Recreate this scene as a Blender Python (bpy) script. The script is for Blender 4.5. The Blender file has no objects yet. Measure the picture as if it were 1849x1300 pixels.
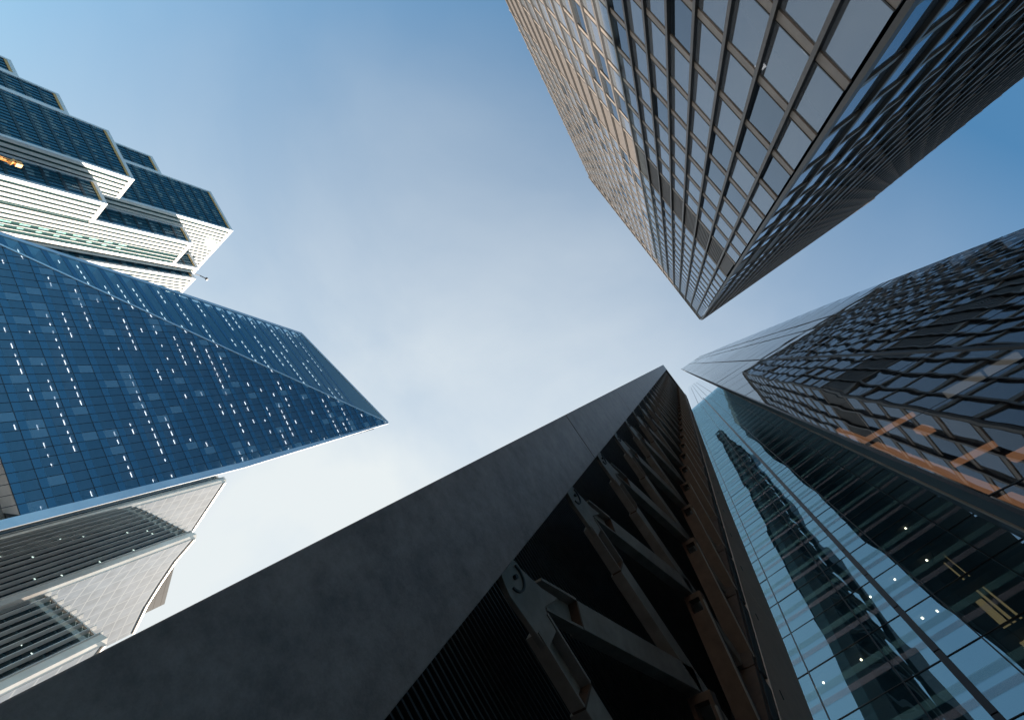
import bpy, bmesh, math, random
from mathutils import Vector, Matrix
random.seed(7)
C = bpy.context.scene
COL = C.collection
V = Vector

# ------------------------------------------------------------------ camera
EYE = V((0, 0, 1.6))
# rows: world X (along the street wall), world Y (across), world Z, in image axes (right, down, forward)
RX = V((-0.54759, -0.81471, 0.19077))
RY = V((0.76764, -0.57986, -0.27293))
RZ = V((0.33298, -0.00301, 0.94293))
FPX, IW, IH = 835.6, 1849.0, 1300.0

def project(p):
    d = V(p) - EYE
    c = RX * d.x + RY * d.y + RZ * d.z
    if c.z <= 0.01:
        return None
    return (IW / 2 + FPX * c.x / c.z, IH / 2 + FPX * c.y / c.z)

cam = bpy.data.cameras.new('camera')
cam.sensor_width = 36.0
cam.lens = FPX * 36.0 / IW
cam.clip_start, cam.clip_end = 0.05, 6000
co = bpy.data.objects.new('camera', cam)
COL.objects.link(co)
right = V((RX[0], RY[0], RZ[0])); up = -V((RX[1], RY[1], RZ[1])); back = -V((RX[2], RY[2], RZ[2]))
m = Matrix((right, up, back)).transposed().to_4x4()
m.translation = EYE
co.matrix_world = m
C.camera = co

# ------------------------------------------------------------------ light
SUN = V((-0.617, -0.514, 0.597)).normalized()
elev = math.asin(SUN.z)
sl = bpy.data.lights.new('sun', 'SUN')
sl.energy = 5.0; sl.angle = math.radians(0.53); sl.color = (1.0, 0.87, 0.72)
so = bpy.data.objects.new('sun', sl); COL.objects.link(so)
so.rotation_euler = (-SUN).to_track_quat('-Z', 'Y').to_euler()

w = bpy.data.worlds.new('World'); C.world = w; w.use_nodes = True
nt = w.node_tree; nt.nodes.clear()
N, L = nt.nodes, nt.links
out = N.new('ShaderNodeOutputWorld'); bg = N.new('ShaderNodeBackground')
sky = N.new('ShaderNodeTexSky'); sky.sky_type = 'NISHITA'; sky.sun_disc = False
sky.sun_elevation = elev
sky.sun_rotation = math.atan2(SUN.x, SUN.y)
sky.air_density = 1.3; sky.dust_density = 0.5; sky.ozone_density = 3.0; sky.altitude = 20
tc = N.new('ShaderNodeTexCoord')
# thin high cloud veil: a pale noise layer, thicker towards the sun as real haze is
no = N.new('ShaderNodeTexNoise'); no.inputs['Scale'].default_value = 1.9; no.inputs['Detail'].default_value = 8
no.inputs['Roughness'].default_value = 0.52; no.inputs['Distortion'].default_value = 0.35
L.new(tc.outputs['Generated'], no.inputs['Vector'])
cr = N.new('ShaderNodeMapRange'); cr.inputs['From Min'].default_value = 0.36; cr.inputs['From Max'].default_value = 0.72
cr.inputs['To Min'].default_value = 0.0; cr.inputs['To Max'].default_value = 1.0
L.new(no.outputs['Fac'], cr.inputs['Value'])
dp = N.new('ShaderNodeVectorMath'); dp.operation = 'DOT_PRODUCT'; dp.inputs[1].default_value = V((-.249, -.750, .612))
L.new(tc.outputs['Generated'], dp.inputs[0])
ds = N.new('ShaderNodeMapRange'); ds.inputs['From Min'].default_value = 0.12; ds.inputs['From Max'].default_value = 0.93
ds.inputs['To Min'].default_value = 0.0; ds.inputs['To Max'].default_value = 1.0
L.new(dp.outputs['Value'], ds.inputs['Value'])
mu = N.new('ShaderNodeMath'); mu.operation = 'MULTIPLY_ADD'
L.new(cr.outputs['Result'], mu.inputs[0]); mu.inputs[1].default_value = 0.42; mu.inputs[2].default_value = 0.76
m2 = N.new('ShaderNodeMath'); m2.operation = 'MULTIPLY'
L.new(mu.outputs[0], m2.inputs[0]); L.new(ds.outputs['Result'], m2.inputs[1])
mix = N.new('ShaderNodeMix'); mix.data_type = 'RGBA'
L.new(m2.outputs[0], mix.inputs['Factor']); 
gr = N.new('ShaderNodeMix'); gr.data_type = 'RGBA'; gr.blend_type = 'MULTIPLY'; gr.inputs['Factor'].default_value = 1.0
L.new(sky.outputs['Color'], gr.inputs['A']); gr.inputs['B'].default_value = (.68, 1.12, 1.16, 1)
L.new(gr.outputs['Result'], mix.inputs['A'])
mix.inputs['B'].default_value = (4.95, 5.3, 5.42, 1)
L.new(mix.outputs['Result'], bg.inputs['Color'])
bg.inputs['Strength'].default_value = 0.051
L.new(bg.outputs['Background'], out.inputs['Surface'])

C.view_settings.view_transform = 'Standard'; C.view_settings.look = 'None'
C.view_settings.exposure = 1.7; C.view_settings.gamma = 1.0
C.render.engine = 'CYCLES'
C.cycles.max_bounces = 10; C.cycles.glossy_bounces = 5; C.cycles.transparent_max_bounces = 12
C.cycles.diffuse_bounces = 3; C.cycles.sample_clamp_indirect = 6.0

# ------------------------------------------------------------------ materials
def mat(name):
    a = bpy.data.materials.new(name); a.use_nodes = True
    t = a.node_tree; t.nodes.clear()
    o = t.nodes.new('ShaderNodeOutputMaterial')
    return a, t, t.nodes, t.links, o

def noise(n, l, scale, detail=3, rough=0.55, coord='pos', stretch=None):
    g = n.new('ShaderNodeNewGeometry')
    t = n.new('ShaderNodeTexNoise'); t.inputs['Scale'].default_value = scale
    t.inputs['Detail'].default_value = detail; t.inputs['Roughness'].default_value = rough
    if stretch:
        mp = n.new('ShaderNodeMapping'); mp.inputs['Scale'].default_value = stretch
        l.new(g.outputs['Position'], mp.inputs['Vector']); l.new(mp.outputs['Vector'], t.inputs['Vector'])
    else:
        l.new(g.outputs['Position'], t.inputs['Vector'])
    return t

def ramp(n, l, src, a, b, lo=0.35, hi=0.65):
    r = n.new('ShaderNodeValToRGB')
    r.color_ramp.elements[0].position = lo; r.color_ramp.elements[0].color = (*a, 1)
    r.color_ramp.elements[1].position = hi; r.color_ramp.elements[1].color = (*b, 1)
    l.new(src, r.inputs['Fac'])
    return r

def solid(name, a, b=None, rough=0.5, metal=0.0, scale=1.5, spec=0.4, bump=0.0, bscale=40, stretch=None, lo=.35, hi=.65, nrough=.62):
    M, t, n, l, o = mat(name)
    p = n.new('ShaderNodeBsdfPrincipled')
    p.inputs['Roughness'].default_value = rough; p.inputs['Metallic'].default_value = metal
    p.inputs['Specular IOR Level'].default_value = spec
    if b is None:
        b = tuple(x * 1.12 for x in a)
    ns = noise(n, l, scale, 8, nrough, stretch=stretch)
    r = ramp(n, l, ns.outputs['Fac'], a, b, lo, hi)
    l.new(r.outputs['Color'], p.inputs['Base Color'])
    if bump:
        nb = noise(n, l, bscale, 4, 0.6)
        bp = n.new('ShaderNodeBump'); bp.inputs['Strength'].default_value = 1.0; bp.inputs['Distance'].default_value = bump
        l.new(nb.outputs['Fac'], bp.inputs['Height']); l.new(bp.outputs['Normal'], p.inputs['Normal'])
    l.new(p.outputs['BSDF'], o.inputs['Surface'])
    return M

def glass(name, inner=(0.02, 0.03, 0.04), tint=None, ior=1.7, gloss=(1, 1, 1), wave=0.0, wscale=0.6, rough=0.012, wstretch=None, see=1.0):
    """architectural glass: coated reflection over a tinted see-through (tint) or a dark backing (inner)"""
    M, t, n, l, o = mat(name)
    fr = n.new('ShaderNodeFresnel'); fr.inputs['IOR'].default_value = ior
    gl = n.new('ShaderNodeBsdfGlossy'); gl.inputs['Color'].default_value = (*gloss, 1); gl.inputs['Roughness'].default_value = rough
    df = n.new('ShaderNodeBsdfDiffuse'); df.inputs['Color'].default_value = (*inner, 1)
    body = df
    if tint:
        tr = n.new('ShaderNodeBsdfTransparent'); tr.inputs['Color'].default_value = (*tint, 1)
        mm = n.new('ShaderNodeMixShader'); mm.inputs['Fac'].default_value = see
        l.new(df.outputs[0], mm.inputs[1]); l.new(tr.outputs[0], mm.inputs[2]); body = mm
    mx = n.new('ShaderNodeMixShader')
    l.new(fr.outputs[0], mx.inputs['Fac']); l.new(body.outputs[0], mx.inputs[1]); l.new(gl.outputs[0], mx.inputs[2])
    if wave:
        ns = noise(n, l, wscale, 1.5, 0.5, stretch=wstretch)
        bp = n.new('ShaderNodeBump'); bp.inputs['Strength'].default_value = 1.0; bp.inputs['Distance'].default_value = wave
        l.new(ns.outputs['Fac'], bp.inputs['Height'])
        l.new(bp.outputs['Normal'], gl.inputs['Normal']); l.new(bp.outputs['Normal'], fr.inputs['Normal'])
    l.new(mx.outputs[0], o.inputs['Surface'])
    return M

def emit(name, col, s):
    M, t, n, l, o = mat(name)
    e = n.new('ShaderNodeEmission'); e.inputs['Color'].default_value = (*col, 1); e.inputs['Strength'].default_value = s
    l.new(e.outputs[0], o.inputs['Surface'])
    return M

def gridded(name, base, line, du, pu, pv, wu, wv, rough=0.4, base2=None):
    """panels: joints every pu metres along the horizontal direction du and every pv metres up"""
    M, t, n, l, o = mat(name)
    g = n.new('ShaderNodeNewGeometry')
    d = n.new('ShaderNodeVectorMath'); d.operation = 'DOT_PRODUCT'; d.inputs[1].default_value = du
    l.new(g.outputs['Position'], d.inputs[0])
    s = n.new('ShaderNodeSeparateXYZ'); l.new(g.outputs['Position'], s.inputs[0])
    def lines(src, per, wid):
        a = n.new('ShaderNodeMath'); a.operation = 'DIVIDE'; l.new(src, a.inputs[0]); a.inputs[1].default_value = per
        b = n.new('ShaderNodeMath'); b.operation = 'FRACT'; l.new(a.outputs[0], b.inputs[0])
        c = n.new('ShaderNodeMath'); c.operation = 'LESS_THAN'; l.new(b.outputs[0], c.inputs[0]); c.inputs[1].default_value = wid / per
        return c
    u = lines(d.outputs['Value'], pu, wu); v = lines(s.outputs['Z'], pv, wv)
    mx = n.new('ShaderNodeMath'); mx.operation = 'MAXIMUM'; l.new(u.outputs[0], mx.inputs[0]); l.new(v.outputs[0], mx.inputs[1])
    ns = noise(n, l, 0.35, 4); r = ramp(n, l, ns.outputs['Fac'], base, base2 or tuple(x * .93 for x in base))
    k = n.new('ShaderNodeMix'); k.data_type = 'RGBA'
    l.new(mx.outputs[0], k.inputs['Factor']); l.new(r.outputs['Color'], k.inputs['A']); k.inputs['B'].default_value = (*line, 1)
    p = n.new('ShaderNodeBsdfPrincipled'); p.inputs['Roughness'].default_value = rough; p.inputs['Specular IOR Level'].default_value = .03
    l.new(k.outputs['Result'], p.inputs['Base Color'])
    l.new(p.outputs['BSDF'], o.inputs['Surface'])
    return M

STEEL = solid('bronze_grey_steel', (.1, .09, .086), (.13, .118, .112), .5, 0, 3)
CORNER = solid('dark_corner_metal', (.055, .053, .053), (.07, .067, .066), .45)
GASKET = solid('black_gasket', (.012, .012, .013), None, .5)
STEEL_DK = solid('dark_louvre_metal', (.05, .052, .055), (.07, .072, .076), .5, .1, 3)
BODY = solid('dark_core', (.012, .013, .015), None, .8)
A_GLASS = glass('grey_blue_office_glass', (.19, .205, .23), (.13, .15, .18), 2.5, (.70, .84, 1.0), .0012, .9, see=.45)
A_SIDE = glass('side_office_glass', (.17, .2, .25), (.13, .15, .18), 2.6, (.72, .86, 1.0), .0003, .5, see=.45)
A_GLASS_B = glass('office_glass_with_blind', (.15, .165, .19), (.13, .15, .18), 2.4, (.70, .84, 1.0), .0012, .9, see=.1)
A_GLASS_C = glass('office_glass_dark_room', (.03, .04, .055), (.2, .23, .27), 2.3, (.68, .83, 1.0), .0012, .9, see=.7)
A_SPAN = solid('office_spandrel_metal', (.2, .172, .152), (.25, .216, .19), .5, 0, 2)
LAMP = emit('office_ceiling_lamp', (1, .9, .8), 2.2)
PAVE = solid('paving_stone', (.16, .155, .15), (.24, .23, .22), .8, 0, .8)

# ------------------------------------------------------------------ mesh helpers
class MB:
    def __init__(s): s.v = []; s.f = []
    def poly(s, pts, out=None):
        pts = [V(p) for p in pts]
        if out is not None:
            nn = V((0, 0, 0))
            for i in range(len(pts)):
                a, b = pts[i], pts[(i + 1) % len(pts)]
                nn += a.cross(b)
            if nn.dot(V(out)) < 0: pts.reverse()
        k = len(s.v); s.v += pts; s.f.append(list(range(k, k + len(pts)))); return s
    def hexa(s, b, t):
        """b, t: four bottom and four top corners in matching order"""
        k = len(s.v); s.v += [V(p) for p in list(b) + list(t)]
        s.f += [[k, k+1, k+2, k+3], [k+4, k+5, k+6, k+7]] + [[k+i, k+(i+1) % 4, k+4+(i+1) % 4, k+4+i] for i in range(4)]
        return s
    def vec(s, o, a, b, c):
        o, a, b, c = V(o), V(a), V(b), V(c)
        return s.hexa([o, o+a, o+a+b, o+b], [o+c, o+a+c, o+a+b+c, o+b+c])
    def box(s, x0, x1, y0, y1, z0, z1):
        return s.vec((x0, y0, z0), (x1-x0, 0, 0), (0, y1-y0, 0), (0, 0, z1-z0))
    def prism(s, pts, ext):
        pts = [V(p) for p in pts]; e = V(ext); n = len(pts); k = len(s.v)
        s.v += pts + [p + e for p in pts]
        s.f += [list(range(k, k+n)), list(range(k+n, k+2*n))] + [[k+i, k+(i+1) % n, k+n+(i+1) % n, k+n+i] for i in range(n)]
        return s
    def bar(s, a, b, wd, th, upv=(0, 0, 1)):
        a, b = V(a), V(b); d = (b-a).normalized(); sd = d.cross(V(upv))
        if sd.length < 1e-4: sd = d.cross(V((1, 0, 0)))
        sd.normalize(); u = sd.cross(d)
        return s.vec(a - sd*wd/2 - u*th/2, sd*wd, u*th, b-a)
    def build(s, name, material, parent=None, fix=True, bevel=0):
        me = bpy.data.meshes.new(name)
        me.from_pydata([tuple(p) for p in s.v], [], s.f); me.update()
        if fix:
            bm = bmesh.new(); bm.from_mesh(me); bmesh.ops.recalc_face_normals(bm, faces=bm.faces); bm.to_mesh(me); bm.free()
        me.materials.append(material)
        o = bpy.data.objects.new(name, me); COL.objects.link(o)
        if parent: o.parent = parent
        if bevel:
            b = o.modifiers.new('bevel', 'BEVEL'); b.width = bevel; b.segments = 2; b.limit_method = 'ANGLE'
        return o

def thing(name, label, cat, group=None):
    o = bpy.data.objects.new(name, None); COL.objects.link(o)
    o['label'] = label; o['category'] = cat
    if group: o['group'] = group
    return o

def clones(name, data, mats, parent, limit=100, fix=True):
    """data: list of (MB, centre, size); the hundred that show largest become parts, the rest one part"""
    sc = []
    for mb, c, sz in data:
        p = project(c)
        a = 0
        if p and -40 < p[0] < IW + 40 and -40 < p[1] < IH + 40:
            a = (sz / (V(c) - EYE).length) ** 2
        sc.append(a)
    order = sorted(range(len(data)), key=lambda i: -sc[i])
    for i in order[:limit]:
        data[i][0].build(name, mats[i] if isinstance(mats, list) else mats, parent, fix)
    rest = order[limit:]
    groups = {}
    for i in rest:
        mm = mats[i] if isinstance(mats, list) else mats
        groups.setdefault(mm.name, (mm, MB()))
        g = groups[mm.name][1]; k = len(g.v)
        g.v += data[i][0].v; g.f += [[j + k for j in f] for f in data[i][0].f]
    for mm, g in groups.values():
        o = g.build('far_' + name + 's', mm, parent, fix); o['kind'] = 'stuff'

# ------------------------------------------------------------------ ground
g = MB().poly([(-1500, -1500, 0), (1500, -1500, 0), (1500, 1500, 0), (-1500, 1500, 0)], (0, 0, 1)).build('ground', PAVE, None, False)
g['kind'] = 'structure'

# ------------------------------------------------------------------ A: dark steel gridded office tower
def office_tower():
    t = thing('office_tower', 'square office tower with dark steel grid, grey blue panes and louvre belt', 'office tower')
    X0, Y0, X1, Y1, H = 3.95, 9.7, 49.2, 51.4, 118.0
    side = []
    MB().box(X0+1.5, X1, Y0+.9, Y1-.3, 0, H-1).build('core', BODY, t)
    mx = [5.85 + 2.1*i for i in range(21) if 5.85 + 2.1*i < X1-.5]
    my = [11.5 + 1.88*i for i in range(30) if 11.5 + 1.88*i < Y1-.5]
    fl = [51.3 - 3.9*k for k in range(13, 0, -1)] + [51.3, 58.9] + [58.9 + 3.9*k for k in range(1, 15)]
    fl = [z for z in fl if z < 113.6] + [113.6, H]
    bands = {(51.3, 58.9), (fl[-2], H)}
    # corner column and parapet
    MB().prism([(X0-.02, Y0+.2, 0), (X0+.02, Y0+.02, 0), (X0+.2, Y0-.02, 0), (X0+.2, Y0+.2, 0)], (0, 0, H+.2)).build('corner_column', CORNER, t)
    MB().box(X0+.34, X1, Y0-.1, Y0+.5, H, H+.5).build('parapet', STEEL, t)
    side.append(MB().box(X0-.1, X0+.5, Y0+.34, Y1, H, H+.5).build('parapet', STEEL, t))
    # mullions: I-shaped posts standing proud of the glass
    def post(x, y, dx, dy):
        b = MB()
        if dy:   # dark face, looks to -Y
            b.box(x-.09, x+.09, y-.13, y-.10, 0, H+.3)
            MB().box(x-.07, x+.07, y-.10, y+.11, 0, H+.2).build('mullion_web', GASKET, t)
        else:
            b.box(x-.075, x-.045, y-.08, y+.08, 0, H+.3)
            side.append(MB().box(x-.045, x+.11, y-.05, y+.05, 0, H+.2).build('mullion_web', GASKET, t))
        o = b.build('mullion', STEEL, t)
        if not dy: side.append(o)
    for x in mx: post(x, Y0, 0, 1)
    for y in my: post(X0, y, 1, 0)
    # floor beams between the posts
    for z in fl:
        h = .5
        b = MB(); b.box(X0+.34, X1, Y0+.05, Y0+.12, z-h/2, z+h/2); b.build('floor_beam', A_SPAN, t)
        MB().box(X0+.34, X1, Y0+.03, Y0+.1, z+h/2, z+h/2+.07).build('gasket_line', GASKET, t)
        b = MB(); b.box(X0+.05, X0+.12, Y0+.34, Y1, z-h/2, z+h/2); b.box(X0+.02, X0+.05, Y0+.34, Y1, z-h/2, z-h/2+.05)
        side.append(b.build('floor_beam', A_SPAN, t))
    wins, swins = [], []
    xs = [X0+.36] + mx + [X1]; ys = [Y0+.36] + my + [Y1]
    for zi in range(len(fl)-1):
        z0, z1 = fl[zi] + .25, fl[zi+1] - .25
        lou = (fl[zi], fl[zi+1]) in bands
        if lou:
            b = MB()
            for i in range(len(xs)-1):
                a0, a1 = xs[i] + .14, xs[i+1] - .14
                k = 9
                for j in range(k):
                    xx = a0 + (a1-a0)*(j+.5)/k
                    b.box(xx-.05, xx+.05, Y0+.1, Y0+.3, z0, z1)
            b.build('louvre_belt', STEEL, t)
            b = MB()
            for i in range(len(ys)-1):
                a0, a1 = ys[i] + .14, ys[i+1] - .14
                for j in range(9):
                    yy = a0 + (a1-a0)*(j+.5)/9
                    b.box(X0+.1, X0+.3, yy-.05, yy+.05, z0, z1)
            side.append(b.build('louvre_belt', STEEL, t))
            MB().box(X0+.5, X1, Y0+.5, Y0+.55, z0, z1).build('louvre_backing', BODY, t)
            side.append(MB().box(X0+.5, X0+.55, Y0+.56, Y1-.3, z0, z1).build('louvre_backing', BODY, t))
            continue
        for i in range(len(xs)-1):
            a0, a1 = xs[i] + .02, xs[i+1] - .02
            e = random.uniform(-.011, .011); f2 = random.uniform(-.009, .009)
            wins.append((MB().poly([(a0, Y0+.1+e, z0), (a1, Y0+.1-e, z0), (a1, Y0+.1-e+f2, z1), (a0, Y0+.1+e+f2, z1)], (0, -1, 0)), ((a0+a1)/2, Y0, (z0+z1)/2), 2.6))
        for i in range(len(ys)-1):
            a0, a1 = ys[i] + .02, ys[i+1] - .02
            e = random.uniform(-.003, .003); f2 = random.uniform(-.003, .003)
            swins.append((MB().poly([(X0+.1+e, a0, z0), (X0+.1-e, a1, z0), (X0+.1-e+f2, a1, z1), (X0+.1+e+f2, a0, z1)], (-1, 0, 0)), (X0, (a0+a1)/2, (z0+z1)/2), 1.3))
    clones('window', wins, [random.choices((A_GLASS, A_GLASS_B, A_GLASS_C), (6, 1.6, 2.2))[0] for _ in wins], t, 100, False)
    before = set(t.children)
    clones('window', swins, A_SIDE, t, 60, False)
    side += [o for o in t.children if o not in before]
    # the right-hand face stands a shade off square
    rm = Matrix.Rotation(-.0128, 4, 'Z'); piv = V((X0, Y0, 0))
    for o in side:
        o.rotation_euler.z = -.0128; o.location = piv - rm @ piv
    for (x, z) in ((8.25, 20.9), (6.5, 20.9), (8.35, 24.2)):
        z = z + .35
        MB().box(x-.1, x+.25, Y0+.45, Y0+.8, z-.05, z).build('ceiling_light', LAMP, t)
    return t
office_tower()

# ------------------------------------------------------------------ D: dark steel braced building right beside the camera
SLAB = solid('weathered_black_steel_plate', (.13, .102, .095), (.38, .305, .285), .42, 0, 2.4, .45, .003, 38, None, .28, .76, .8)
BROWN = solid('brown_bronze_plate', (.11, .062, .042), (.15, .086, .057), .55, .2, 4, .4, .001, 70)
PILA = solid('grey_brown_cladding', (.62, .48, .42), (.7, .55, .48), .6, 0, 2, .4, .001, 60)
DSTEEL = solid('grey_black_brace_steel', (.24, .21, .188), (.33, .29, .265), .5, 0, 3, .35, .0012, 50)

def braced_building():
    t = thing('braced_building', 'near black steel building with a broad plate column and stacked V braces, bottom centre', 'building')
    Y, H = -3.2, 122.0
    zs = [0.0] + [14.02 + 11.08*i for i in range(10)] + [H]
    zs = [z for z in zs if z <= H]
    for i in range(len(zs)-1):
        MB().box(-1.0, .4, Y-.45, Y, zs[i]+(.025 if i else 0), zs[i+1]-.025).build('column_plate', SLAB, t, bevel=.012)
    MB().box(-.95, .34, Y-.55, Y-.45, 0, H-.1).build('column_web', STEEL_DK, t)
    # recess lining, side cheeks and mass behind
    MB().box(-8.6, .3, -4.75, -4.5, 0, H-.4).build('core', BODY, t)
    MB().box(-8.72, -8.6, -4.6, Y-.3, 0, H-.4).build('end_cheek', BODY, t)
    b = MB(); n = int((H-1)/.105)
    for k in range(n):
        z = .3 + .105*k
        b.prism([(-8.6, -4.48, z), (-8.6, -4.48, z+.045), (-8.6, -4.36, z+.017), (-8.6, -4.36, z-.008)], (8.8, 0, 0))
    b.build('louvre_screen', STEEL_DK, t)
    s = 1.094; PX, PY = -1.27, Y-.33
    st = 3.77*s
    z0 = 1.6 + (7.22-1.6)*s
    E2, E1 = (-4.45, .1), (-4.45, st+.1)
    proto = None
    ks = list(range(-1, int((H - z0)/st)))
    for k in ks:
        z = z0 + st*k
        top = thing('v_brace', '', '')
        del top['label']; del top['category']
        top.parent = t; top.location = (PX, PY, z)
        if proto is None:
            proto = []
            # gusset: rounded head widening into the crotch of the V
            pts = []
            for a in range(-75, 100, 15):
                pts.append((.30*math.cos(math.radians(a)), 0, .30*math.sin(math.radians(a))))
            pts += [(-.42, 0, .52), (-.75, 0, .80), (-.62, 0, .30), (-.95, 0, .22), (-.95, 0, -.22), (-.1, 0, -.34)]
            b = MB().prism(pts, (0, -.09, 0)); proto.append(b.build('gusset', DSTEEL, top, bevel=.008))
            # raised arc ring and pin
            b = MB()
            for a in range(60, 250, 10):
                r0, r1 = .185, .215
                a0, a1 = math.radians(a), math.radians(a+10.2)
                q = [(r*math.cos(c), 0, r*math.sin(c)) for r, c in ((r0, a0), (r1, a0), (r1, a1), (r0, a1))]
                b.prism(q, (0, .03, 0))
            proto.append(b.build('ring', STEEL_DK, top))
            b = MB(); b.prism([(.035*math.cos(c*math.pi/6), 0, .035*math.sin(c*math.pi/6)) for c in range(12)], (0, .05, 0))
            proto.append(b.build('pin', STEEL_DK, top))
            def arm(p, q, wd, rib):
                p, q = V((p[0], 0, p[1])), V((q[0], 0, q[1])); d = (q-p).normalized(); nn = V((-d.z, 0, d.x))
                r = p + d*rib
                b = MB()
                b.vec(p - nn*wd/2 + V((0, -.2, 0)), d*rib, nn*wd, V((0, .05, 0)))        # recessed web
                for sg in (-1, 1):
                    b.vec(p + nn*(sg*wd/2 - .02) + V((0, -.2, 0)), d*rib, nn*.04, V((0, .22, 0)))  # flanges
                o1 = b.build('channel', DSTEEL, top)
                o2 = MB().vec(r - nn*wd/2 + V((0, -.2, 0)), d*.04, nn*wd, V((0, .215, 0))).build('rib_plate', BROWN, top)
                o3 = MB().vec(r + d*.04 - nn*wd/2 + V((0, -.26, 0)), (q - r - d*.04), nn*wd, V((0, .27, 0))).build('arm', DSTEEL, top, bevel=.01)
                return [o1, o2, o3]
            proto += arm((-.5, .47), E1, .46, .95)
            proto += arm((-.7, .02), (-6.7, .12), .46, 1.05)
        else:
            for o in proto:
                c = o.copy(); COL.objects.link(c); c.parent = top
    # falling diagonals beyond the V nodes, brown underneath, with a square eye at their heads
    pd = None
    for k in ks:
        z = z0 + st*k + st - .25
        if pd is None:
            d = V((-2.65, 0, -3.15)); u = d.normalized(); nn = V((u.z, 0, -u.x)) * -1
            b = MB()
            th = V((-.25*-u.z, 0, .25*-u.x)) * -1
            L0 = d.length
            # plate with an opening: four strips
            def strip(a0, a1, y0, y1):
                b.vec(u*a0 + V((0, y0, 0)), u*(a1-a0), V((0, y1-y0, 0)), th)
            strip(0, .14, -.5, 0); strip(.5, L0, -.5, 0); strip(.14, .5, -.09, 0); strip(.14, .5, -.5, -.41)
            pd = b.build('falling_brace', BROWN, t); pd.location = (-5.85, Y-.06, z)
            pe = MB().vec(u*.3 + V((0, .0, 0)) + th*1.02, u*(L0-.3), V((0, .04, 0)), th*.3).build('brace_edge', DSTEEL, t); pe.location = pd.location
        else:
            c = pd.copy(); COL.objects.link(c); c.location.z = z
            c = pe.copy(); COL.objects.link(c); c.location.z = z
    # vertical brown posts storey by storey and dark blades with their tips out
    pp = None
    for k in ks:
        z = z0 + st*k
        if pp is None:
            pp = MB().box(-8.35, -8.15, Y-.5, Y-.05, .03, st-.03).build('post', BROWN, t)
            pb = MB().prism([(-8.4, Y-.3, .1), (-9.2, Y+.06, .35), (-9.3, Y+.06, .1), (-8.4, Y-.3, -.6)], (0, -.12, -.02)).build('blade', STEEL_DK, t)
            pq = MB().prism([(-8.36, Y-.02, st*.98), (-8.75, Y+.02, st*.9), (-8.85, Y+.02, .2), (-8.36, Y-.02, .05)], (-.03, -.25, 0)).build('blade', STEEL_DK, t)
        else:
            for o in (pp, pb, pq):
                c = o.copy(); COL.objects.link(c); c.location.z = z - (z0 + st*ks[0])
    for o in (pp, pb, pq): pass
    base = z0 + st*ks[0]
    for o in list(t.children):
        if o.name.split('.')[0] in ('post', 'blade'): o.location.z += base
    # end pilaster, narrowing upwards, in lengths
    def xr(z):
        pts = [(0, -11.4), (24, -11.3), (34, -10.5), (60, -9.9), (90, -9.4), (122, -8.9)]
        for (a, xa), (b_, xb) in zip(pts, pts[1:]):
            if z <= b_: return xa + (xb-xa)*(z-a)/(b_-a)
        return pts[-1][1]
    zz = [0, 14.9, 22.4, 30, 37.5, 45, 52.5, 60, 75, 90, 106, 122]
    for a, b_ in zip(zz, zz[1:]):
        x0 = -8.75 + .004*a; x1 = -8.75 + .004*b_
        MB().hexa([(x0, Y+.04, a+.02), (xr(a), Y+.04, a+.02), (xr(a), Y-.6, a+.02), (x0, Y-.6, a+.02)],
                  [(x1, Y+.04, b_-.02), (xr(b_), Y+.04, b_-.02), (xr(b_), Y-.6, b_-.02), (x1, Y-.6, b_-.02)]).build('pilaster', PILA, t)
    MB().box(-8.7, -.95, -4.7, Y-.02, H-.35, H).build('roof_slab', STEEL_DK, t)
    return t
braced_building()

# ------------------------------------------------------------------ E: tall glass tower, mirror wall and recessed blue wall
E_MIRROR = glass('mirror_curtain_glass', (.012, .014, .018), (.3, .32, .35), 4.4, (.92, .97, 1.0), .0085, .42, .006, see=.75)
E_BLUE = glass('blue_curtain_glass', (.02, .06, .09), (.45, .62, .74), 4.6, (.46, .82, 1.0), .06, 1.0, .006, (.5, .5, .09), .6)
E_SIDE = solid('dark_side_cladding', (.004, .0042, .005), (.008, .008, .009), .45, 0, .6, .12)
E_CLEAR = glass('clear_parapet_glass', (.5, .6, .65), (.93, .96, .97), 1.25, (1, 1, 1), 0, see=.96)
BLACKFRAME = solid('black_glazing_frame', (.014, .015, .017), None, .35, .3)
WARM = emit('orange_highlight_glow', (1.0, .45, .21), .28)
GOLD = emit('gold_lobby_light', (1.0, .62, .25), .16)
REFLGLOW = emit('sunlit_reflection_glow', (1.0, .9, .74), .13)
WARM2 = emit('warm_spot_light', (1.0, .75, .45), 6.0)
def sheer(name, col, op):
    M, t, n, l, o = mat(name)
    d = n.new('ShaderNodeBsdfDiffuse'); d.inputs['Color'].default_value = (*col, 1)
    tr = n.new('ShaderNodeBsdfTransparent'); mx = n.new('ShaderNodeMixShader'); mx.inputs['Fac'].default_value = op
    l.new(tr.outputs[0], mx.inputs[1]); l.new(d.outputs[0], mx.inputs[2]); l.new(mx.outputs[0], o.inputs['Surface'])
    return M
TEAL = sheer('teal_blind_band', (.34, .62, .62), .12)
PINK = sheer('lit_ceiling_band', (.62, .54, .6), .14)
CEIL = solid('dark_ceiling', (.06, .07, .08), None, .7)
COPPER = solid('copper_orange_steel', (.5, .2, .07), None, .45)

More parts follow.
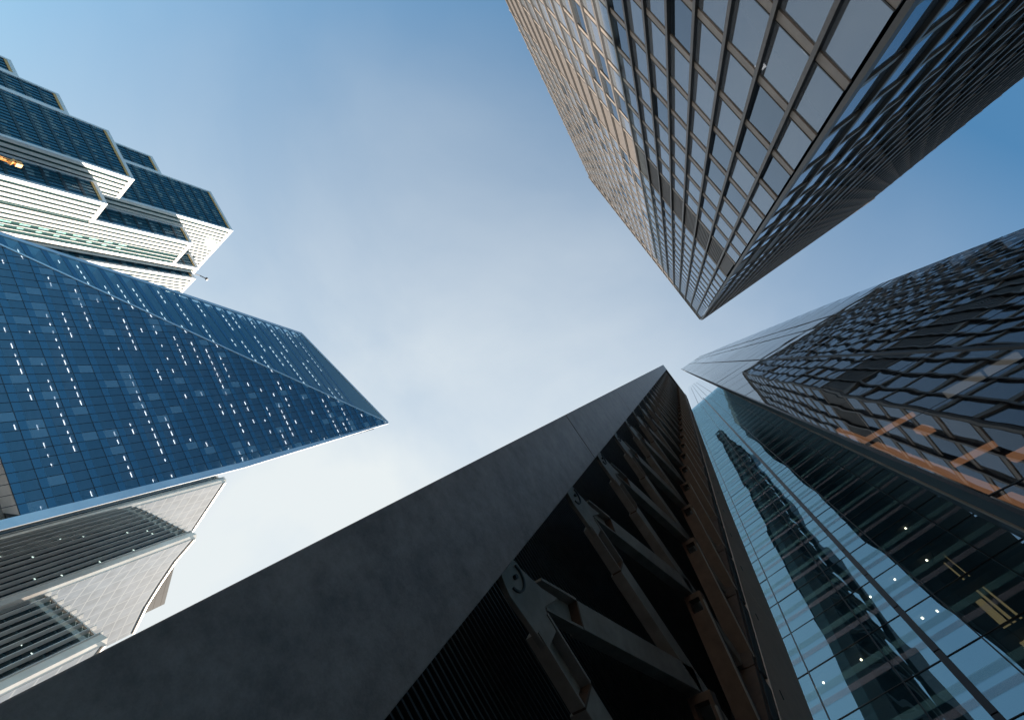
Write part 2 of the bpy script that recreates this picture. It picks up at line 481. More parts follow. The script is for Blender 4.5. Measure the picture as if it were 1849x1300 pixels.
def glass_tower():
    t = thing('glass_tower', 'tall mirror glass tower whose wall reflects the gridded tower, right edge', 'glass tower')
    XP, XQ, H = -3.45, -14.5, 149.0
    lf = lambda z: 2.07 - .0171*z
    bk = lambda z: 5.55 - .0228*z
    def rt(z):
        pts = [(0, 15.2), (26, 14.0), (51.4, 13.0), (104, 9.4), (149, 6.1)]
        for (a, ya), (b, yb) in zip(pts, pts[1:]):
            if z <= b: return ya + (yb-ya)*(z-a)/(b-a)
        return 6.1
    l2 = lambda z: 11.3 - .0371*z
    da = lambda z: 9.78 - .0379*z if z < 149 else 4
    zf = [12.6 + 3.75*k for k in range(-3, 37)]
    zf = [0] + [z for z in zf if 0 < z < H-1] + [H]
    verts = [lf, lambda z: (lf(z)*.5 + bk(z)*.5), bk, da, l2, rt]
    panes = []
    for i in range(len(zf)-1):
        a, b = zf[i], zf[i+1]
        cols = [lf, bk, da, l2, rt]
        for j in range(len(cols)-1):
            f0, f1 = cols[j], cols[j+1]
            g = .012
            q = [(XP, f0(a)+g, a+g), (XP, f1(a)-g, a+g), (XP, f1(b)-g, b-g), (XP, f0(b)+g, b-g)]
            e1, e2 = random.uniform(-.006, .006), random.uniform(-.006, .006)
            q = [(XP+e1, *q[0][1:]), (XP-e1+e2, *q[1][1:]), (XP-e1-e2, *q[2][1:]), (XP+e1-e2, *q[3][1:])]
            panes.append((MB().poly(q, (1, 0, 0)), (XP, (f0(a)+f1(a))/2, (a+b)/2), 3))
    clones('window', panes, E_MIRROR, t, 100, False)
    # joints and glazing frames
    for z in zf[1:-1]:
        MB().vec((XP-.06, lf(z), z-.012), (.065, 0, 0), (0, rt(z)-lf(z), 0), (0, 0, .024)).build('transom', BLACKFRAME, t)
    for f_, wd in ((bk, .10), (l2, .07), (da, .03)):
        MB().hexa([(XP-.1, f_(0)-wd/2, 0), (XP+.03, f_(0)-wd/2, 0), (XP+.03, f_(0)+wd/2, 0), (XP-.1, f_(0)+wd/2, 0)],
                  [(XP-.1, f_(H)-wd/2, H), (XP+.03, f_(H)-wd/2, H), (XP+.03, f_(H)+wd/2, H), (XP-.1, f_(H)+wd/2, H)]).build('mullion', BLACKFRAME, t)
    MB().hexa([(XP-.2, lf(0)-.05, 0), (XP+.03, lf(0)-.05, 0), (XP+.03, lf(0)+.015, 0), (XP-.2, lf(0)+.015, 0)],
              [(XP-.2, lf(H)-.05, H), (XP+.03, lf(H)-.05, H), (XP+.03, lf(H)+.015, H), (XP-.2, lf(H)+.015, H)]).build('corner_trim', BLACKFRAME, t)
    # interior behind the mirror glass: dark ceilings and core
    MB().hexa([(XP-2.2, lf(0)+2.4, 0), (XP-2.2, rt(0)-.2, 0), (-50, 40, 0), (-50, 28, 0)],
              [(XP-2.2, lf(H)+2.4, H-1), (XP-2.2, rt(H)-.2, H-1), (-50, 36, H-1), (-50, 28, H-1)]).build('core', BODY, t)  # unseen rear reaches deep to keep sun off the office tower's side
    for z in zf[1:-1]:
        if z < 70:
            MB().vec((XP-1.9, lf(z)+1.3, z-.3), (1.8, 0, 0), (0, rt(z)-lf(z)-1.6, 0), (0, 0, .5)).build('floor_slab', CEIL, t)
    for (y0, y1, z) in ((4.6, 6.4, 16.0), (6.7, 8.6, 16.0), (8.9, 11.4, 16.0), (5.0, 7.4, 12.25), (7.8, 10.8, 12.25)):  # added glowing panels, standing in for reflections of a sunlit building
        for q in range(3):
            ya = y0
            while ya < y1:
                yb = ya + random.uniform(.35, .9)
                if random.random() < .7:
                    MB().box(XP-1.75+q*.5, XP-1.35+q*.5, ya, yb, z-.06, z-.02).build('reflection_glow', REFLGLOW, t)
                ya = yb + .08
    # added orange strips that glow behind the lower panes, for the warm highlights
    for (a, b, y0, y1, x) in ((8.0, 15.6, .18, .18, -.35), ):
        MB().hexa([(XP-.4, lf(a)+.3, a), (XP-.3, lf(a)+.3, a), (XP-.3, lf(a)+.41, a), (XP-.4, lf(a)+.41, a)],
                  [(XP-.4, lf(b)+.3, b), (XP-.3, lf(b)+.3, b), (XP-.3, lf(b)+.41, b), (XP-.4, lf(b)+.41, b)]).build('glow_strip', WARM, t)
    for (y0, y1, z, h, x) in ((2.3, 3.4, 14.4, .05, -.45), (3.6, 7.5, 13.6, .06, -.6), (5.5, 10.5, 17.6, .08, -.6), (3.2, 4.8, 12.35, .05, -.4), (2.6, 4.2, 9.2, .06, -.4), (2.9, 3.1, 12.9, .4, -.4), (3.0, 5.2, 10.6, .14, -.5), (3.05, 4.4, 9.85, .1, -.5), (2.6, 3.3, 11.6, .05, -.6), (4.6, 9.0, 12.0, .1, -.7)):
        MB().vec((XP+x-.1, y0, z), (.1, 0, 0), (0, y1-y0, 0), (0, 0, h)).build('glow_strip', WARM, t)
    # return wall between the mirror wall and the recessed wall
    q = [(XP-.2, lf(0), 0), (XQ, lf(0)+5.2, 0), (XQ, lf(H)+5.2, H), (XP-.2, lf(H), H)]
    zr = [0] + [6.5 + 6.2*k for k in range(23)] + [H]
    for a, b in zip(zr, zr[1:]):
        for xa, xb in ((XP-.2, XP-2.8), (XP-2.86, XP-6.4), (XP-6.46, XQ)):
            ya = lambda z, x: lf(z) + (7.0 - lf(z))*(XP-.2-x)/10.85
            MB().poly([(xa, ya(a, xa), a+.04), (xb, ya(a, xb), a+.04), (xb, ya(b, xb), b-.04)], (-.3, -1, 0)).poly([(xa, ya(a, xa), a+.04), (xb, ya(b, xb), b-.04), (xa, ya(b, xa), b-.04)], (-.3, -1, 0)).build('side_panel', E_SIDE, t, False)
    STRIP = solid('thin_steel_strip', (.4, .36, .32), None, .4)
    for x in (XP-1.05,):
        yo = .4
        MB().hexa([(x, lf(0)+yo-.05, 0), (x+.05, lf(0)+yo-.05, 0), (x+.05, lf(0)+yo-.02, 0), (x, lf(0)+yo-.02, 0)],
                  [(x, lf(H)+yo-.05, H), (x+.05, lf(H)+yo-.05, H), (x+.05, lf(H)+yo-.02, H), (x, lf(H)+yo-.02, H)]).build('edge_strip', STRIP, t)
    # recessed blue wall
    HQ = 146.0
    ll = lambda z: -23.2 + .072*(z-68) if z > 40 else -25.2  # unseen left edge, slanted so its shadow lands on the office tower
    zq = [0] + [22.0 + 3.1*k for k in range(-6, 60) if 0 < 22.0 + 3.1*k < HQ-.5] + [HQ]
    tilt = lambda y0: (lambda z: y0 + .42 - .0125*z)
    vs = [tilt(y) for y in (-21, -17, -13, -9.4, -6.6, -3.6, -.55, 2.45, 5.0)]
    vs = [(lambda z: ll(z))] + vs + [(lambda z: 7.0)]
    pq = []
    for i in range(len(zq)-1):
        a, b = zq[i], zq[i+1]
        for j in range(len(vs)-1):
            f0, f1 = vs[j], vs[j+1]
            if f0(a) > f1(a) - .3: continue
            e1, e2 = random.uniform(-.006, .006), random.uniform(-.006, .006)
            fc = 0
            pq.append((MB().poly([(XQ+e1-fc, f0(a)+.02, a+.02), (XQ-e1+e2+fc, f1(a)-.02, a+.02), (XQ-e1-e2+fc, f1(b)-.02, b-.02), (XQ+e1-e2-fc, f0(b)+.02, b-.02)], (1, 0, 0)), (XQ, (f0(a)+f1(a))/2, (a+b)/2), 3 if f1(a) > -6 else .1))
    clones('pane', pq, E_BLUE, t, 100, False)
    for z in zq[1:-1]:
        MB().vec((XQ-.06, ll(z), z-.018), (.08, 0, 0), (0, 7.0-ll(z), 0), (0, 0, .036)).build('recess_transom', BLACKFRAME, t)
    for f_ in vs[1:-1]:
        wd = .05
        MB().hexa([(XQ-.1, f_(0)-wd/2, 0), (XQ+.03, f_(0)-wd/2, 0), (XQ+.03, f_(0)+wd/2, 0), (XQ-.1, f_(0)+wd/2, 0)],
                  [(XQ-.1, f_(HQ)-wd/2, HQ), (XQ+.03, f_(HQ)-wd/2, HQ), (XQ+.03, f_(HQ)+wd/2, HQ), (XQ-.1, f_(HQ)+wd/2, HQ)]).build('recess_mullion', BLACKFRAME, t)
    # the deep black fin standing off the recessed wall
    for y in (1.05,):
        f_ = tilt(y); wd = .24
        zt = zq[:1] + zq[1:]
        for a, b in zip(zt, zt[1:]):
            MB().hexa([(XQ+.03, f_(a)-wd/2, a+.03), (XQ+.32, f_(a)-wd/2, a+.03), (XQ+.32, f_(a)+wd/2, a+.03), (XQ+.03, f_(a)+wd/2, a+.03)],
                      [(XQ+.03, f_(b)-wd/2, b-.03), (XQ+.32, f_(b)-wd/2, b-.03), (XQ+.32, f_(b)+wd/2, b-.03), (XQ+.03, f_(b)+wd/2, b-.03)]).build('fin', BLACKFRAME, t)
    # slabs behind the recessed glass; bands laid over it for lit ceilings and blinds
    for z in zq[1:-1]:
        MB().box(XQ-2.5, XQ-.25, ll(z)+.5, 6.8, z-.12, z+.18).build('recess_slab', CEIL, t)
        MB().box(XQ+.012, XQ+.016, -8, 6.9, z+.85, z+1.2).build('interior_band', PINK, t)
        MB().box(XQ+.012, XQ+.016, -8, 6.9, z+1.55, z+1.98).build('interior_band', TEAL, t)
    MB().hexa([(XQ-2.6, -25, 0), (XQ-2.6, 6.9, 0), (-34, 6.9, 0), (-34, -25, 0)],
              [(XQ-2.6, ll(HQ)+.3, HQ-.4), (XQ-2.6, 6.9, HQ-.4), (-34, 6.9, HQ-.4), (-34, ll(HQ)+.3, HQ-.4)]).build('recess_core', BODY, t)
    for (y, z) in ((-3.2, 24.9), (-1.35, 24.9), (.55, 28.1), (1.6, 25.1), (2.2, 25.0), (4.4, 25.3), (6.2, 22.2), (1.9, 28.2), (4.1, 31.3), (3.5, 28.1)):
        MB().box(XQ-.37, XQ-.3, y-.035, y+.035, z-.31, z-.27).build('spot_light', WARM2, t)
    for (ya, yb, za, zc) in ((3.1, 3.45, 17.5, 24.5), (3.55, 3.7, 18.5, 27.5), (3.9, 4.0, 21, 29.5), (2.75, 2.85, 16, 20.5)):
        MB().hexa([(XQ-.7, ya, za), (XQ-.6, ya, za), (XQ-.6, yb, za), (XQ-.7, yb, za)],
                  [(XQ-.7, ya+.35, zc), (XQ-.6, ya+.35, zc), (XQ-.6, yb+.25, zc), (XQ-.7, yb+.25, zc)]).build('gold_light', GOLD, t)
    # the recessed wall is turned a few degrees towards the street
    ang = -math.radians(8); piv = V((XQ, -4, 0)); rm = Matrix.Rotation(ang, 4, 'Z')
    for o in t.children:
        k = o.name.split('.')[0]
        if k in ('pane', 'far_panes', 'recess_transom', 'recess_mullion', 'fin', 'recess_slab', 'interior_band', 'spot_light', 'gold_light'):
            o.rotation_euler.z = ang; o.location = piv - rm @ piv
    # clear glass screen and slim posts carried above the recessed roof
    for y, top in ((-2.6, 226), (-.9, 232), (.75, 238), (2.6, 236)):
        MB().hexa([(XQ-.05, y+.0, HQ), (XQ+.05, y, HQ), (XQ+.05, y+.12, HQ), (XQ-.05, y+.12, HQ)],
                  [(XQ-.05, y*.6-.7, top), (XQ+.05, y*.6-.7, top), (XQ+.05, y*.6-.6, top), (XQ-.05, y*.6-.6, top)]).build('screen_post', BLACKFRAME, t)
    MB().poly([(XQ, -4.6, HQ), (XQ, 5.2, HQ), (XQ, 3.2, 240), (XQ, -3.4, 240)], (1, 0, 0)).build('glass_screen', E_CLEAR, t, False)
    return t
glass_tower()

# ------------------------------------------------------------------ C: blue folded glass tower on the left
C_GLASS = glass('deep_blue_clear_glass', (.01, .04, .1), (.64, .8, .92), 2.3, (.6, .84, 1.0), .006, .35, see=.94)
C_GLASS_B = glass('blue_glass_with_pale_blind', (.09, .17, .25), (.56, .74, .9), 2.2, (.6, .84, 1.0), .004, .5, see=.35)
C_FOLD = glass('teal_blue_fold_glass', (.01, .05, .09), (.5, .74, .86), 2.8, (.62, .9, 1.0), .004, .5, see=.85)
C_SPAN = glass('deep_blue_spandrel_glass', (.008, .045, .1), None, 2.2, (.6, .84, 1.0), .004, .5)
C_CEIL = solid('white_office_ceiling', (.55, .57, .58), (.72, .73, .74), .8, 0, .12)
C_CORE = solid('grey_blue_core', (.05, .07, .09), (.16, .19, .21), .8, 0, .09)
SILVER = solid('silver_metal_edge', (.5, .52, .56), (.62, .63, .66), .3, .75, .12)
C_JOINT = solid('dark_blue_joint', (.006, .012, .025), None, .5)
STRIPL = emit('white_strip_light', (1.0, .9, .86), 1.15)

def folded_tower():
    t = thing('folded_tower', 'deep blue folded glass tower with a pointed top and rows of lit strip lights, left', 'glass tower')
    A = V((50.2, -122.98, 190.0)); u = V((.9982, .06, 0)).normalized(); n1 = V((-u.y, u.x, 0))     # front faces +Y
    zr = lambda tt: 190 - 1.664*tt                          # ridge height along the front
    tr = lambda z: (190 - z)/1.664
    P = lambda tt, z: V((A.x + u.x*tt, A.y + u.y*tt, z))
    S0 = V((106.9, -129.7, 176.0)); S1 = V((128.9, -118.0, 57.5))
    def sil(z):
        k = (S0.z - z)/(S0.z - S1.z); return S0 + (S1 - S0)*k
    TL = -2.3                                               # glass ends here, silver edge outside it
    zb = 57.5
    le = lambda z: TL + max(0.0, (z-110)/80.0)*2.3
    fl = [190 - 4.55*k for k in range(0, 30)]; fl = [z for z in fl if z > 33]
    nb = 36
    glz, spn, fold = [], [], []
    for i in range(len(fl)-1):
        z1, z0 = fl[i], fl[i+1]
        # front: vision pane + blue spandrel per bay, clipped by the ridge
        k = 0
        while True:
            a = TL + 2.42*k; b = a + 2.42; k += 1
            zs = z0 + 1.5
            if a > tr(z0): break
            def clip(za, zc):
                pts = [(a, za), (b, za), (b, zc), (a, zc)]
                o = []
                for q in range(4):
                    p0, p1 = pts[q], pts[(q+1) % 4]
                    f0, f1 = tr(p0[1]) - p0[0], tr(p1[1]) - p1[0]
                    if f0 >= 0: o.append(p0)
                    if f0*f1 < 0:
                        r = f0/(f0-f1); o.append((p0[0] + (p1[0]-p0[0])*r, p0[1] + (p1[1]-p0[1])*r))
                o = [(max(p[0], le(p[1])), p[1]) for p in o]
                if len(o) < 3 or max(p[0] for p in o) - min(p[0] for p in o) < .05: return []
                return o
            for za, zc, dst in ((z0+.03, zs, spn), (zs, z1-.03, glz)):
                o = clip(za, zc)
                if len(o) >= 3:
                    e = random.uniform(-.004, .004)
                    pts = [P(p[0], p[1]) + n1*(e*(1 if p[0] == a else -1)) for p in o]
                    c = sum(pts, V((0, 0, 0)))/len(pts)
                    dst.append((MB().poly(pts, n1), c, 2.5 if len(o) == 4 else 1.2))
            if k > 60: break
        fold += [False]*(len(glz) - len(fold))
        # fold: panes between ridge and outer edge
        if zb < z0 < 176:
            z1c = min(z1, 176)
            R0, R1 = P(tr(z0), z0), P(tr(z1c), z1c); Q0, Q1 = sil(z0), sil(z1c)
            m_ = max(1, int((Q0-R0).length/2.5))
            for j in range(m_):
                f0, f1 = j/m_, (j+1)/m_
                b0, b1 = R0 + (Q0-R0)*f0, R0 + (Q0-R0)*f1; t0, t1 = R1 + (Q1-R1)*f0, R1 + (Q1-R1)*f1
                h = .33
                m0, m1 = b0 + (t0-b0)*h, b1 + (t1-b1)*h
                spn.append((MB().poly([b0, b1, m1, m0], (.1, 1, .1)), (b0+t1)/2, 2.0))
                glz.append((MB().poly([m0, m1, t1, t0], (.1, 1, .1)), (b0+t1)/2, 2.0)); fold.append(True)
    R0, Q0 = P(tr(176), 176), S0
    glz.append((MB().poly([R0, Q0, A], (.1, 1, .1)), (R0+Q0+A)/3, 6)); fold.append(True)
    clones('window', glz, [C_FOLD if fo else random.choices((C_GLASS, C_GLASS_B), (7, 1.3))[0] for fo in fold], t, 100, False)
    clones('spandrel_panel', spn, C_SPAN, t, 100, False)
    # floor line joints and mullion joints on the front
    for z in fl[1:]:
        b = MB(); b.vec(P(le(z), z-.06) - n1*.05, P(tr(z), z) - P(le(z), z), n1*.09, V((0, 0, .12)))
        if zb < z < 176:
            d = sil(z) - P(tr(z), z); b.vec(P(tr(z), z-.05) - n1*.05, d, n1*.08, V((0, 0, .1)))
        b.build('floor_joint', C_JOINT, t)
    k = 1
    while TL + 2.42*k < tr(36) - .5:
        tt = TL + 2.42*k; k += 1
        MB().vec(P(tt-.06, 33) - n1*.05, u*.12, n1*.1, V((0, 0, zr(tt) - 33))).build('mullion', C_JOINT, t)
    # silver edges: along the upright corner, the ridge, the roof edge and the outer edge
    for za, zc, wa, wc in ((0, 110, 2.25, 1.9), (110, 189.9, 1.9, .5)):
        MB().hexa([P(le(za), za) - n1*.3, P(le(za)-wa, za) - n1*.3, P(le(za)-wa, za) + n1*.12, P(le(za), za) + n1*.12],
                  [P(le(zc), zc-.02) - n1*.3, P(le(zc)-wc, zc-.02) - n1*.3, P(le(zc)-wc, zc-.02) + n1*.12, P(le(zc), zc-.02) + n1*.12]).build('corner_edge', SILVER, t)
    MB().bar(P(tr(34), 34), A, .5, .35, n1).build('ridge_edge', SILVER, t)
    MB().bar(A, S0, .9, .5, (0, 1, 0)).build('roof_edge', SILVER, t)
    MB().bar(S0, S1 + (S1-S0)*.03, 1.1, .6, (0, 1, 0)).build('outer_edge', SILVER, t)
    # storeys: white ceilings and strip lights
    lights = []
    for z in fl[1:]:
        a, b = P(le(z)+.25, z), P(tr(z)-.3, z)
        if tr(z) - le(z) < 2: continue
        pts = [a - n1*.35, b - n1*.35]
        bk = [b - n1*9, a - n1*9 + u*5]
        if zb < z < 176:
            s_ = sil(z); c = s_ - (s_-b).normalized()*.8 - n1*.6
            pts.append(c); bk = [c - n1*9, a - n1*9 + u*5]
        MB().prism(pts + bk, (0, 0, .3)).build('ceiling', C_CEIL, t)
        MB().prism([p - n1*5 for p in pts] + [p - n1*.2 for p in bk], (0, 0, -4.2)).build('core_wall', C_CORE, t)
        # runs of strip lights set back from the glass
        tt = TL + 1.0; on = random.random() < .5
        off = random.choice((.9, 1.3, 1.8)); kk = 0; on = random.random() < .35
        while tt < tr(z) - 1.5:
            if random.random() < (.16 if on else .13): on = not on; off = random.choice((.9, 1.3, 1.8, 2.4))
            if (on and random.random() < .88) or random.random() < .05:
                o = P(tt, z-.12) - n1*(off + .35)
                lights.append((MB().vec(o, u*random.choice((1.35, 1.35, 1.2, .7)), -n1*random.choice((.06, .1, .1)), V((0, 0, .05))), o, 1.3))
            tt += 2.42
        if zb < z < 174:
            b0, c0 = P(tr(z), z), sil(z); d = c0 - b0; ln = d.length; d = d/ln; x = 1.0; on = random.random() < .4
            while x < ln - 1.8:
                if random.random() < .2: on = not on
                if on:
                    o = b0 + d*x - n1*1.6 + V((0, 0, -.12)); lights.append((MB().vec(o, d*1.2, -n1*.1, V((0, 0, .05))), o, 1.2))
                x += 2.42
    clones('strip_light', lights, STRIPL, t, 100)
    # deep core so that nothing shows through
    w0, w1 = P(TL+2, 0) - n1*5.5, A - n1*6 + u*3 - V((0, 0, 8))
    MB().poly([w0, P(tr(20), 20) - n1*5.5, w1], n1).build('core', C_CORE, t, False)
    MB().poly([P(tr(20)-2, 20) - n1*5.2, S1 - n1*2.5 - u*1, S0 - n1*2.5 - u*1 - V((0, 0, 2)), w1 + V((0, .3, 0))], n1).build('core', C_CORE, t, False)
    # roof and back of the volume
    MB().poly([A, S0, S0 + V((-12, -22, -30)), A + V((16, -32, -30))], (0, 0, 1)).build('roof', SILVER, t, False)
    MB().poly([P(TL-2.25, 0) - n1*.3, P(0, 189) - n1*.3, A + V((18, -32, -30)), V((62, -155, 0))], (-1, 0, 0)).build('side_wall', C_SPAN, t, False)
    return t
folded_tower()

# ------------------------------------------------------------------ B: stepped tower of framed boxes, upper left
B_GLASS = gridded('placeholder', (.01, .03, .04), (.01, .01, .01), (1, 0, 0), 2, 6, .2, .2)
bpy.data.materials.remove(B_GLASS)
B_GLASS = glass('teal_blue_box_glass', (.012, .06, .10), None, 1.6, (.6, .85, 1.0), .02, .22, .01)
B_BAND = solid('dark_teal_floor_band', (.006, .02, .034), None, .35)
B_LINE = solid('dark_teal_mullion', (.008, .032, .055), None, .4)
B_CURT = solid('blue_grey_blind', (.06, .13, .18), (.1, .19, .25), .7, 0, .2)
B_FRAME = solid('pale_grey_box_frame', (.46, .49, .54), (.52, .55, .6), .45, .2, .1)
B_FIN = solid('white_metal_fin', (.5, .5, .5), (.6, .59, .58), .5, 0, .15, .2)
B_OCHRE = solid('ochre_soffit', (.36, .24, .09), (.44, .3, .12), .6, 0, .3)
B_SIDE = glass('green_grey_side_glass', (.02, .05, .05), None, 1.5, (.7, .9, .9), .003, .2, .01)
B_TEAL = solid('pale_teal_blind', (.07, .27, .24), (.12, .34, .3), .6)

def stepped_tower():
    t = thing('stepped_tower', 'tower stacked from pale framed glass boxes with white fins catching the sun, upper left', 'tower')
    # x corner, x back, y front, height, y of the fin wall's far end, has a fin wall, bottom
    boxes = [
        (202.7, 234.0, -143.0, 144.5, -157.0, True, 0),
        (234.0, 247.0, -143.0, 129.5, -157.0, False, 0),
        (247.0, 257.3, -143.0, 116.2, -157.0, False, 0),
        (189.0, 202.2, -150.0, 132.5, -162.5, True, 0),
        (205.1, 236.4, -157.5, 205.5, -192.0, True, 0),
        (236.4, 249.6, -157.5, 177.2, -190.0, False, 0),
        (193.0, 204.7, -164.0, 180.0, -181.0, True, 0),
        (193.4, 204.7, -181.6, 194.0, -186.4, True, 0),
        (189.7, 204.7, -186.6, 193.5, -203.0, True, 0),
    ]
    for bi, (xc, xb, yf, h, ye, fins, z0) in enumerate(boxes):
        bx = bpy.data.objects.new('glass_block', None); COL.objects.link(bx); bx.parent = t
        zlo = 0
        MB().box(xc+.5, xb, ye-.0, yf-.5, zlo, h-.6).build('block_body', BODY, bx)
        # glass front facing +Y
        MB().poly([(xc+1.3, yf-.4, 0), (xb-.1, yf-.4, 0), (xb-.1, yf-.4, h-1.5), (xc+1.3, yf-.4, h-1.5)], (0, 1, 0)).build('glazing', B_GLASS, bx, False)
        z = h - 7.4; blinds = []
        while z > h - 130 and z > 20:
            MB().box(xc+1.3, xb-.1, yf-.38, yf-.2, z-.55, z+.55).build('floor_band', B_BAND, bx)
            x = xc + 1.6
            while x < xb - 1.6:
                if random.random() < .6:
                    hh = random.uniform(1.2, 2.6)
                    blinds.append((MB().box(x, x+1.4, yf-.395, yf-.37, z+.6, z+.6+hh), (x+.7, yf, z+1.5), 1.5))
                x += 1.95
            z -= 6.0
        clones('blind', blinds, B_CURT, bx, 24)
        b = MB(); x = xc + 3.2
        while x < xb - .6:
            b.box(x-.07, x+.07, yf-.36, yf-.1, 0, h-1.5); x += 1.95
        b.build('mullion_row', B_LINE, bx)
        # pale frame round the front
        MB().box(xc, xc+1.2, yf-.5, yf, 0, h).build('frame', B_FRAME, bx)
        MB().box(xc+1.2, xb, yf-.5, yf, h-1.5, h).build('frame', B_FRAME, bx)
        MB().box(xb-1.0, xb+.0, yf-.5, yf+.02, 0, h-1.5).build('frame', B_FRAME, bx)
        MB().box(xc+1.3, xb-1.1, yf-.36, yf-.05, h-2.5, h-1.55).build('soffit_strip', B_OCHRE, bx)
        if fins:
            MB().poly([(xc+.3, yf-.6, 0), (xc+.3, ye, 0), (xc+.3, ye, h-1.5), (xc+.3, yf-.6, h-1.5)], (-1, 0, 0)).build('side_glazing', B_SIDE, bx, False)
            MB().box(xc-.02, xc+1.1, ye, yf-.5, h-1.6, h).build('frame', B_FIN, bx)
            MB().box(xc-.02, xc+.5, yf-1.7, yf-.52, 0, h-1.6).build('frame', B_FIN, bx)
            y = yf - 2.9
            while y > ye + .5:
                wd = 1.35 if not (bi == 6 and y < yf - 9) else .32
                MB().box(xc-.05, xc+.28, y-wd, y, 0, h-1.65).build('fin', B_FIN, bx)
                y -= 2.4
            z = h - 6
            c = []
            if bi == 6:
                z = h - 30
                while z > 60:
                    for q in (2, 3):
                        yy = yf - 2.9 - 2.4*(q+2) + .6
                        c.append((MB().box(xc+.1, xc+.2, yy+.1, yy+.9, z, z+3.4*(1 if q == 2 else .6)), (xc, yy, z), 1.5))
                    z -= 6
                clones('blind', c, B_TEAL, bx, 40)
    MB().box(206, 282, -215, -159, 0, 120).build('rear_mass', BODY, t)
    MB().box(206, 236, -207, -159, 0, 205).build('rear_mass', BODY, t)
    return t
stepped_tower()

# ------------------------------------------------------------------ F: three stepped curved blocks with upright fins, lower left
F_GLASS = glass('dark_green_glass', (.012, .02, .022), (.25, .36, .4), 1.6, (.7, .85, .95), .01, .3, see=.8)
F_WALL = gridded('white_metal_panels', (.105, .127, .158), (.15, .168, .19), V((.24, .97, 0)), 4.6, 3.4, .3, .3, .6, (.08, .097, .12))
F_GREY = gridded('grey_metal_panels', (.07, .07, .074), (.03, .03, .032), V((.4, .9, 0)), 6, 2.4, .1, .3, .5)
F_FIN = solid('pale_fin_metal', (.42, .4, .38), (.5, .48, .45), .4, .2, .2)
F_PIER = solid('warm_pale_pier', (.62, .56, .51), (.7, .65, .6), .45, .1, .3)
F_CEIL = solid('green_white_ceiling', (.34, .42, .4), (.5, .56, .52), .8, 0, .2)
F_DARK = solid('dark_interior', (.02, .024, .026), None, .8)
F_LAMP = emit('warm_office_tube', (1, .85, .7), 2.5)

def stepped_block(label, H, front, pier, wall, nf, warm, z0=0, zlo=30):
    t = thing('stepped_block', label, 'office building', 'stepped curved office blocks')
    front = [V((x, y, 0)) for x, y in front]; pr = V((*pier, 0))
    ln = [0]
    for a, b in zip(front, front[1:]): ln.append(ln[-1] + (b-a).length)
    def at(d):
        d = min(max(d, 0), ln[-1])
        for i in range(len(front)-1):
            if d <= ln[i+1] + 1e-6:
                return front[i] + (front[i+1]-front[i])*((d-ln[i])/(ln[i+1]-ln[i]))
    tot = ln[-1]
    nrm = V((.69, .72, 0)); inw = V((.08, -.997, 0))
    # curved glass in bays, storey by storey ceilings
    bays = []
    for k in range(nf):
        a, b = at(tot*k/nf), at(tot*(k+1)/nf)
        bays.append((MB().poly([a, b, b + V((0, 0, H-.3)), a + V((0, 0, H-.3))], nrm), (a+b)/2 + V((0, 0, H*.8)), 3))
    clones('glazing_bay', bays, F_GLASS, t, 100, False)
    z = H - 4.0
    while z > zlo:
        MB().prism([at(0) - nrm*.3] + [p - nrm*.3 for p in front[1:-1]] + [at(tot) - nrm*.3, at(tot) + inw*8, at(0) + inw*8], (0, 0, .3)).build('ceiling', F_CEIL, t).location.z = z
        MB().prism([at(0) - nrm*.25] + [p - nrm*.25 for p in front[1:-1]] + [at(tot) - nrm*.25, at(tot) - nrm*.6, at(0) - nrm*.6], (0, 0, 1.5)).build('floor_edge', F_DARK, t).location.z = z + .32
        for k in range(nf):
            if random.random() < .12:
                c = at(tot*(k+.5)/nf) - nrm*1.8 + V((0, 0, z - .12)); d = (at(tot*(k+1)/nf) - at(tot*k/nf)).normalized()
                MB().vec(c, d*1.5, nrm*.12, V((0, 0, .08))).build('tube_light', F_LAMP, t)
        z -= 4.0
    MB().prism([at(0) + inw*4, at(tot) + inw*5, at(tot) + inw*12, at(0) + inw*12], (0, 0, H-.5)).build('core', F_DARK, t)
    # upright fins
    for k in range(nf+1):
        p = at(tot*k/nf); d = (at(tot*min(k+.5, nf)/nf) - at(tot*max(k-.5, 0)/nf)).normalized()
        MB().vec(p - d*.09 + nrm*.1, d*.18, nrm*.95, V((0, 0, H + 1.0))).build('fin', F_FIN, t)
    # roof deck set inside the fins, catching the sun
    for k in range(nf):
        a, b = at(tot*k/nf), at(tot*(k+1)/nf); d = (b-a).normalized()
        MB().vec(a + d*.12 - nrm*1.6 + V((0, 0, H-.25)), (b-a) - d*.24, nrm*2.2, V((0, 0, .25))).build('cornice', F_PIER, t)
    # pale pier closing the lower end
    d = (front[-1] - front[-2]).normalized()
    MB().vec(front[-1] + d*.1 - nrm*.6, pr - front[-1] - d*.1, nrm*1.3, V((0, 0, H + .6))).build('pier', F_PIER, t)
    # white panelled end wall
    pts = [pr + d*.05 - nrm*.5] + [V((x, y, 0)) for x, y in wall]
    for a, b in zip(pts, pts[1:]):
        MB().poly([a, b, b + V((0, 0, H)), a + V((0, 0, H))], (-1, 0, 0)).build('end_wall', F_WALL, t, False)
        MB().bar(a + V((0, 0, H)), b + V((0, 0, H)), .8, .6).build('coping', F_PIER, t)
    return t

